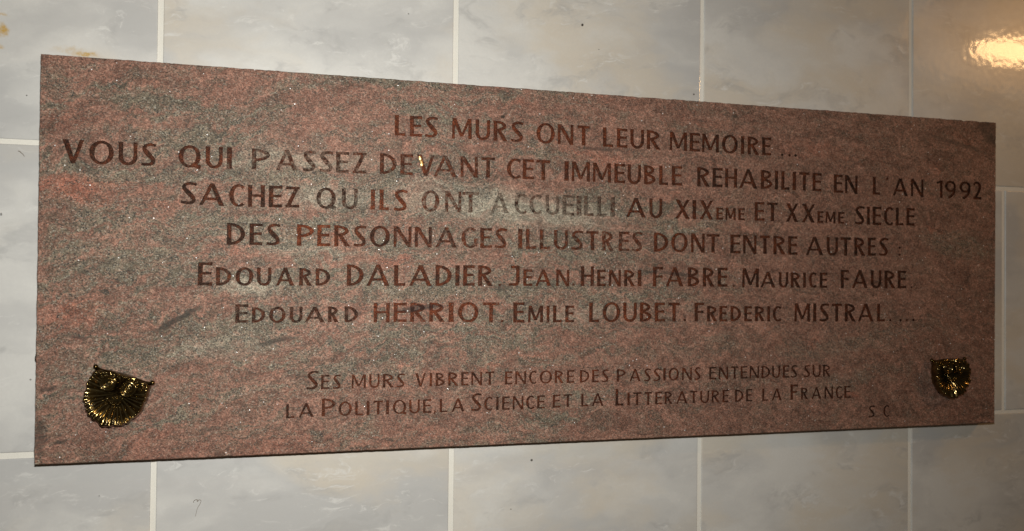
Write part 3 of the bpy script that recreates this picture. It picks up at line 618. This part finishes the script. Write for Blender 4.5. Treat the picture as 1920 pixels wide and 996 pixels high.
def build_plaque():
    root = empty('granite_plaque', (0.4576, YB, -0.0075))
    polys, owner = [], []                         # letters' stroke polygons in (x, z) and their line / wear
    for li, (txt, pos) in enumerate(LINES):
        for ch, (x0, x1, z0, z1, cap, red, fade) in zip(txt, pos):
            x0, x1, z0, z1, cap = (v * 1e-4 for v in (x0, x1, z0, z1, cap))
            Wd, sl = x1 - x0, (z1 - z0) / max(x1 - x0, 1e-4)
            if ch in ".:',I": sl = 0.0
            zb = z0 if ch not in ".:',I" else (z0 + z1) / 2
            jr = rnd.uniform(-.008, .008)
            cr, cf = red / 100 + rnd.uniform(-.08, .08), fade / 100 + rnd.uniform(-.06, .06)
            for pl in glyph(ch, Wd, cap, li >= 6):
                pts = [Vector((x0 + p.x + jr * p.y, zb + p.y + sl * p.x)) for p in pl]
                # hand-cut edge: small wander of the chisel
                pts = [p + Vector((noise.noise((p.x * 420, p.y * 420, 1.3)), noise.noise((p.x * 420, p.y * 420, 7.7)))) * 0.00030
                       for p in fineness(pts, 0.0016)]
                polys.append(pts)
                owner.append((li, cr, cf))
    # slab outline with a rough sawn edge
    out = []
    cs = [C_BL, C_BR, C_TR, C_TL]
    for i in range(4):
        a, b = cs[i], cs[(i + 1) % 4]
        k = int((b - a).length / 0.0022)
        nn = Vector((b.y - a.y, a.x - b.x)).normalized()
        for j in range(k):
            p = a.lerp(b, j / k)
            r = noise.noise((p.x * 260, p.y * 260, 3.0)) * 0.00045 + noise.noise((p.x * 60, p.y * 60, 9.0)) * 0.0004
            chip = max(0.0, noise.noise((p.x * 95, p.y * 95, 21.0)) - 0.42) * 0.003
            if i == 0: r *= .45; chip *= .3          # the underside is cleaner
            out.append(p + nn * (r - chip))
    bevel = 0.0007
    cen = Vector((0.4576, 0.187))
    inner = []
    for i, p in enumerate(out):
        d = out[(i + 1) % len(out)] - out[i - 1]
        nn = Vector((d.y, -d.x)).normalized()
        inner.append(p - nn * bevel)
    vin, faces_in = [], []
    for pl in [inner] + polys:
        if sum(p.x * pl[i - 1].y - pl[i - 1].x * p.y for i, p in enumerate(pl)) > 0:
            pl = pl[::-1]                            # the triangulation wants every outline counter-clockwise
        faces_in.append(list(range(len(vin), len(vin) + len(pl))))
        vin += pl
    ov, oe, of, _, _, oof = delaunay_2d_cdt(vin, [], faces_in, 1, 1e-6)
    # classify triangles: bare front, or inside a stroke of a line
    cls = []
    for f, src in zip(of, oof):
        s = [i - 1 for i in src if i > 0]
        cls.append(s[0] if s else (-1 if 0 in src else None))
    front, V = [], [(v.x, YF, v.y) for v in ov]
    edge_cls = {}
    for f, c in zip(of, cls):
        if c is None: continue
        for i in range(len(f)):
            e = (f[i], f[(i + 1) % len(f)])
            edge_cls[e] = c
        if c == -1:
            front.append(tuple(f))
    # side walls of the cuts, painted like their floors
    walls = {}
    for (a, b), c in edge_cls.items():
        if c == -1:
            c2 = edge_cls.get((b, a))
            if c2 is not None and c2 >= 0:
                walls.setdefault(owner[c2][0], []).append((b, a, c2))
    # arris, sides and back
    k = len(out)
    s1 = len(V); V += [(p.x, YF, p.y) for p in inner]
    s2 = len(V); V += [(p.x, YF + bevel * .9, p.y) for p in out]
    s3 = len(V); V += [(p.x, YB, p.y) for p in out]
    sides = []
    for i in range(k):
        j = (i + 1) % k
        sides += [(s1 + i, s2 + i, s2 + j, s1 + j), (s2 + i, s3 + i, s3 + j, s2 + j)]
    back = [tuple(s3 + i for i in range(k))]
    slab = mesh_obj('stone_slab', V, front + sides + back, M_STONE, root)
    bm = bmesh.new(); bm.from_mesh(slab.data)
    bmesh.ops.remove_doubles(bm, verts=bm.verts, dist=2e-6)
    bmesh.ops.recalc_face_normals(bm, faces=bm.faces)
    bm.to_mesh(slab.data); bm.free()
    # one painted floor of the cuts per line
    for li, (txt, pos) in enumerate(LINES):
        vs, fs, at, idx = [], [], [], {}
        for f, c in zip(of, cls):
            if c is None or c < 0 or owner[c][0] != li: continue
            fi = []
            for i in f:
                if i not in idx:
                    idx[i] = len(vs)
                    vs.append((ov[i].x, YF + DEPTH - 0.0001, ov[i].y))
                fi.append(idx[i])
            fs.append(tuple(fi))
            at.append((owner[c][1], owner[c][2], 0.0))
        rim = {}
        for b, a, c in walls.get(li, []):
            for i in (a, b):
                if i not in rim:
                    rim[i] = len(vs)
                    vs.append((ov[i].x, YF, ov[i].y))
            fs.append((rim[b], rim[a], idx[a], idx[b]))
            at.append((owner[c][1], owner[c][2], 0.0))
        o = mesh_obj('inscription_line', vs, fs, M_PAINT, root)
        a = o.data.attributes.new('wear', 'FLOAT_VECTOR', 'FACE')
        a.data.foreach_set('vector', [q for v in at for q in v])
    # scrap of gold leaf left in one letter
    fl = [(.2580, .3016), (.2592, .3021), (.2604, .3009), (.2610, .2985), (.2620, .2962), (.2626, .2936), (.2616, .2918), (.2603, .2917), (.2597, .2934), (.2592, .2960), (.2581, .2990)]
    m = len(fl)
    fv = [(x, YF + .0003 + .0003 * noise.noise((x * 700, z * 700, 0)), z) for x, z in fl] + [(x, YF + .0012, z) for x, z in fl]
    cv = (0.2602, YF - 0.0002, 0.2970)
    fv.append(cv)
    ff = [(i, (i + 1) % m, 2 * m) for i in range(m)] + [(i, i + m, (i + 1) % m + m, (i + 1) % m) for i in range(m)]
    tag(mesh_obj('gold_flake', fv, ff, M_GOLD, root), 'bright flake of gold leaf left in an engraved letter')
    # blob of dark paint above a letter and a crumb of mortar on the left edge
    def blob(name, x, y, z, r, mat, seed, sq=0.5, ax=1.0):
        bm = bmesh.new()
        bmesh.ops.create_icosphere(bm, subdivisions=3, radius=1.0)
        vs = []
        for v in bm.verts:
            c = v.co.copy()
            k = 1 + .38 * noise.noise(c * 1.6 + Vector((seed, 0, 0)))
            vs.append((x + c.x * r * k * ax, y + c.y * r * k * sq, z + c.z * r * k))
        fs = [tuple(v.index for v in f.verts) for f in bm.faces]
        bm.free()
        return mesh_obj(name, vs, fs, mat, root, smooth=True)
    blob('paint_spot', .3490, YF + .0001, .3495, .0018, M_DIRT, 2.0, .18, 1.3)
    blob('mortar_crumb', -.1004, YF + .006, .0955, .0042, M_DIRT, 5.0, .9, .35)
    tag(root, 'long pink granite plaque engraved with eight lines of capitals and fixed on the tiles', 'plaque')
    return root
build_plaque()

# ------------------------------------------------------------------ brass shell ornaments
def tube(path, radii, seg=10):
    V, F = [], []
    n = len(path)
    for i, p in enumerate(path):
        d = (path[min(i + 1, n - 1)] - path[max(i - 1, 0)]).normalized()
        a = d.cross(Vector((0, 1, 0)))
        a = a.normalized() if a.length > 1e-4 else Vector((1, 0, 0))
        b = d.cross(a).normalized()
        for k in range(seg):
            t = 2 * math.pi * k / seg
            V.append(p + (a * math.cos(t) + b * math.sin(t)) * radii[i])
    for i in range(n - 1):
        for k in range(seg):
            F.append((i * seg + k, i * seg + (k + 1) % seg, (i + 1) * seg + (k + 1) % seg, (i + 1) * seg + k))
    F.append(tuple(range(seg))[::-1]); F.append(tuple((n - 1) * seg + k for k in range(seg)))
    return V, F

def join(*vf):
    V, F = [], []
    for v, f in vf:
        s = len(V)
        V += v
        F += [tuple(i + s for i in q) for q in f]
    return V, F

def ball(c, r, sy=1.0):
    bm = bmesh.new()
    bmesh.ops.create_uvsphere(bm, u_segments=20, v_segments=12, radius=r)
    V = [Vector((v.co.x + c[0], v.co.y * sy + c[1], v.co.z + c[2])) for v in bm.verts]
    F = [tuple(v.index for v in f.verts) for f in bm.faces]
    bm.free()
    return V, F

# outline of the shell in its own frame (mm, hub at 0,0, v up), measured all round
OUTLINE = [(0, 26), (5, 26), (12, 25.5), (20, 24.5), (27, 24), (32, 22.5), (33.5, 17), (34, 9), (34.5, 1), (34, -6), (32, -14), (29, -20), (24.5, -26.5), (19, -31), (15, -34),
           (7, -37), (0, -38.5), (-7, -37), (-15, -34), (-19, -30.5), (-25, -26), (-29, -20), (-32, -13), (-34, -5), (-34.5, 3), (-34, 10), (-33.5, 17), (-32, 22.5), (-27, 24), (-20, 24.5), (-12, 25.5), (-5, 26)]
def outline_r(a):
    """distance from hub to outline along angle a"""
    d = Vector((math.cos(a), math.sin(a)))
    best = 30.0
    m = len(OUTLINE)
    for i in range(m):
        p, q = Vector(OUTLINE[i]), Vector(OUTLINE[(i + 1) % m])
        h = intersect_line_line_2d(Vector((0, 0)), d * 80, p, q)
        if h is not None:
            best = h.length
    return best

def build_shell(name, base, rot, size, label):
    """base = point on the stone under the hub; y toward the viewer is negative"""
    root = empty(name, (base[0], base[1], base[2]))
    cr, sr = math.cos(rot), math.sin(rot)
    mm = 0.001 * size
    def place(vs):
        return [(base[0] + (v[0] * cr - v[2] * sr) * mm, base[1] + v[1] * mm, base[2] + (v[0] * sr + v[2] * cr) * mm) for v in vs]
    NA, NR = 480, 44
    V, F = [], []
    for i in range(NA):
        a = 2 * math.pi * i / NA
        R = outline_r(a)
        # fan region: from upper left round the bottom to upper right
        fa = (a - math.radians(150)) % (2 * math.pi)
        span = math.radians(240)
        infan = fa < span
        e = min(fa, span - fa) if infan else -1.0
        w = max(0.0, min(1.0, e / 0.25))
        ph = fa / span * 19.0 + 0.30 * math.sin(fa * 5.0)
        ridge = (0.5 + 0.5 * math.cos(2 * math.pi * ph)) ** 0.8
        lobe = abs(math.sin(math.pi * fa / span * 7.0))
        for r in range(NR + 1):
            s = r / NR
            e1 = min(1.0, s / .96)
            h = 1.5 + 15.5 * (e1 - .20 * e1 ** 5) / .80 - 9.5 * max(0.0, (s - .91) / .09) ** 2
            if infan:
                rr = R * s * (1.0 + w * s ** 3 * (0.014 * (ridge - .5) + 0.045 * (lobe - .6)))
                h += max(w, .4) * min(1, s * 1.5) * (2.7 * (ridge - .45)) + w * s * s * 2.2 * (lobe - .5)
                if s > .90: h += w * 0.7 * math.sin((s - .90) / .10 * math.pi)      # turned lip
            else:
                rr = R * s
                h += 1.5 * min(1, s * 2.0) * (ridge - .5) - 3.0 * s
            h = max(h, 0.8)
            V.append(Vector((rr * math.cos(a), -h, rr * math.sin(a))))
    base_i = len(V)
    for i in range(NA):
        v = V[i * (NR + 1) + NR]
        V.append(Vector((v.x * 0.86, 0.0, v.z * 0.86)))
    for i in range(NA):
        j = (i + 1) % NA
        for r in range(NR):
            a0, b0 = i * (NR + 1) + r, j * (NR + 1) + r
            F.append((a0, a0 + 1, b0 + 1, b0))
        F.append((i * (NR + 1) + NR, base_i + i, base_i + j, j * (NR + 1) + NR))
    mesh_obj('pleated_fan', place(V), F, M_BRASS, root, smooth=True)
    # the pair of snail volutes under the top edge, each running out to a bead at the corner
    for sd in (-1, 1):
        cx, cz = sd * 11.2, 12.0
        VV, FF = [], []
        na, nr, RV = 96, 40, 9.8
        for i in range(na):
            th = 2 * math.pi * i / na
            for k in range(nr + 1):
                s = k / nr
                w = (s * 2.15 - sd * (th - math.radians(100)) / (2 * math.pi)) % 1.0
                rid = math.sin(math.pi * w) ** 0.7
                h = 14.0 + 3.6 * s + 1.7 * rid * min(1.0, s * 3.0) - 7.0 * max(0.0, (s - .84) / .16) ** 2
                if s < .16: h += 1.6 * math.cos(s / .16 * math.pi / 2)
                VV.append(Vector((cx + RV * s * math.cos(th), -h, cz + RV * s * math.sin(th) * 1.05)))
        for i in range(na):
            i2 = (i + 1) % na
            for k in range(nr):
                FF.append((i * (nr + 1) + k, i * (nr + 1) + k + 1, i2 * (nr + 1) + k + 1, i2 * (nr + 1) + k))
        mesh_obj('volute', place(VV), FF, M_BRASS, root, smooth=True)
        wrap, rw = [], []
        for i in range(33):
            u = i / 32
            th = math.radians(235 - 215 * u)
            wrap.append(Vector((sd * (11.2 + (11.4 + 1.6 * u) * math.cos(th)), -(8.5 + 3.0 * math.sin(u * math.pi)), 12.0 + (11.2 + .8 * u) * math.sin(th))))
            rw.append(0.8 + 1.4 * math.sin(min(1.0, u * 1.25) * math.pi * .62))
        e0 = tube(wrap, rw, 12)
        arm, ra = [], []
        for i in range(25):
            u = i / 24
            arm.append(Vector((sd * (13.0 + 20.0 * u), -(11.0 - 5.5 * u), 24.2 - 2.6 * u * (1 - u) * 2 - 0.6 * u + 1.4 * u ** 4)))
            ra.append(2.6 - 1.1 * u)
        e = tube(arm, ra, 12)
        arm2, ra2 = [], []
        for i in range(25):
            u = i / 24
            arm2.append(Vector((sd * (20.0 + 8.5 * math.sin(.35 + u * 2.3)), -(13.0 - 1.5 * u), 20.5 - 19 * u)))
            ra2.append(2.4 - 1.1 * abs(u - .35))
        e2 = tube(arm2, ra2, 12)
        sc = join(e0, e, e2)
        mesh_obj('scroll_arm', place(sc[0]), sc[1], M_BRASS, root, smooth=True)
        b = ball((sd * 32.6, -6.0, 24.6), 2.9)
        mesh_obj('corner_bead', place(b[0]), b[1], M_BRASS, root, smooth=True)
    # little ruffled leaf under the volutes
    V, F = [], []
    nu, nv = 72, 10
    for i in range(nu + 1):
        a = math.radians(212 + 116 * i / nu)
        rip = math.cos((i / nu) * 2 * math.pi * 5.0)
        for k in range(nv + 1):
            s = k / nv
            R = 7.0 + (5.6 + 0.9 * rip) * s
            h = 11.5 + 3.2 * math.sin(s * math.pi * .62) + 1.1 * s * rip - 2.6 * max(0, s - .7) / .3
            V.append(Vector((R * math.cos(a), -h, 1.0 + R * math.sin(a))))
    m = len(V)
    V += [Vector((v.x * .9, min(-8.0, v.y + 4.0), v.z * .9 + .3)) for v in V]
    for i in range(nu):
        for k in range(nv):
            a0 = i * (nv + 1) + k
            F.append((a0, a0 + 1, a0 + nv + 2, a0 + nv + 1))
        e0, e1 = i * (nv + 1) + nv, (i + 1) * (nv + 1) + nv
        F.append((e0, e0 + m, e1 + m, e1))
    mesh_obj('ruffled_leaf', place(V), F, M_BRASS, root, smooth=True)
    tag(root, label, 'ornament', 'brass shell ornaments on the plaque')
    return root

build_shell('shell_ornament', (-0.0292, YF, 0.0592), math.radians(-18.5), 0.805,
            'larger looking aged brass scallop shell, tilted clockwise, on the lower left corner of the plaque')
build_shell('shell_ornament', (0.9360, YF, 0.0560), math.radians(1.5), 0.78,
            'dark aged brass scallop shell with one bright volute, on the lower right of the plaque')

# ------------------------------------------------------------------ small litter on the tiles
def strand(name, pts, r, label):
    P = [Vector((x, -0.0006 - y, z)) for x, y, z in pts]
    path = []
    Q = [P[0] * 2 - P[1]] + P + [P[-1] * 2 - P[-2]]
    for i in range(1, len(Q) - 2):
        for k in range(6):
            t = k / 6
            a, b, c, d = Q[i - 1], Q[i], Q[i + 1], Q[i + 2]
            path.append(0.5 * ((2 * b) + (c - a) * t + (2 * a - 5 * b + 4 * c - d) * t * t + (3 * b - a - 3 * c + d) * t ** 3))
    path.append(P[-1])
    V, F = tube(path, [r * (1 - .4 * i / len(path)) for i in range(len(path))], 6)
    o = mesh_obj(name, V, F, M_HAIR, None, smooth=True, base=P[0])
    return tag(o, label, 'hair')
strand('hair_strand', [(.0375, 0, -.0546), (.0380, .0006, -.0527), (.0402, .001, -.0516), (.0420, .001, -.0525), (.0412, .0004, -.0538), (.0408, 0, -.0530),
                       (.0430, .0008, -.0520), (.0447, .001, -.0530), (.0432, .0006, -.0570), (.0411, .0003, -.0612), (.0394, 0, -.0686)], .00022,
       'thin brown looped hair stuck to the tile below the lower left of the plaque')
strand('fibre_scrap', [(-.1240, 0, .2911), (-.1226, .0003, .2909), (-.1214, .0006, .2896), (-.1200, .0003, .2884), (-.1184, 0, .2861)], .00030,
       'short dark curved fibre on the tile left of the plaque, just under the joint')
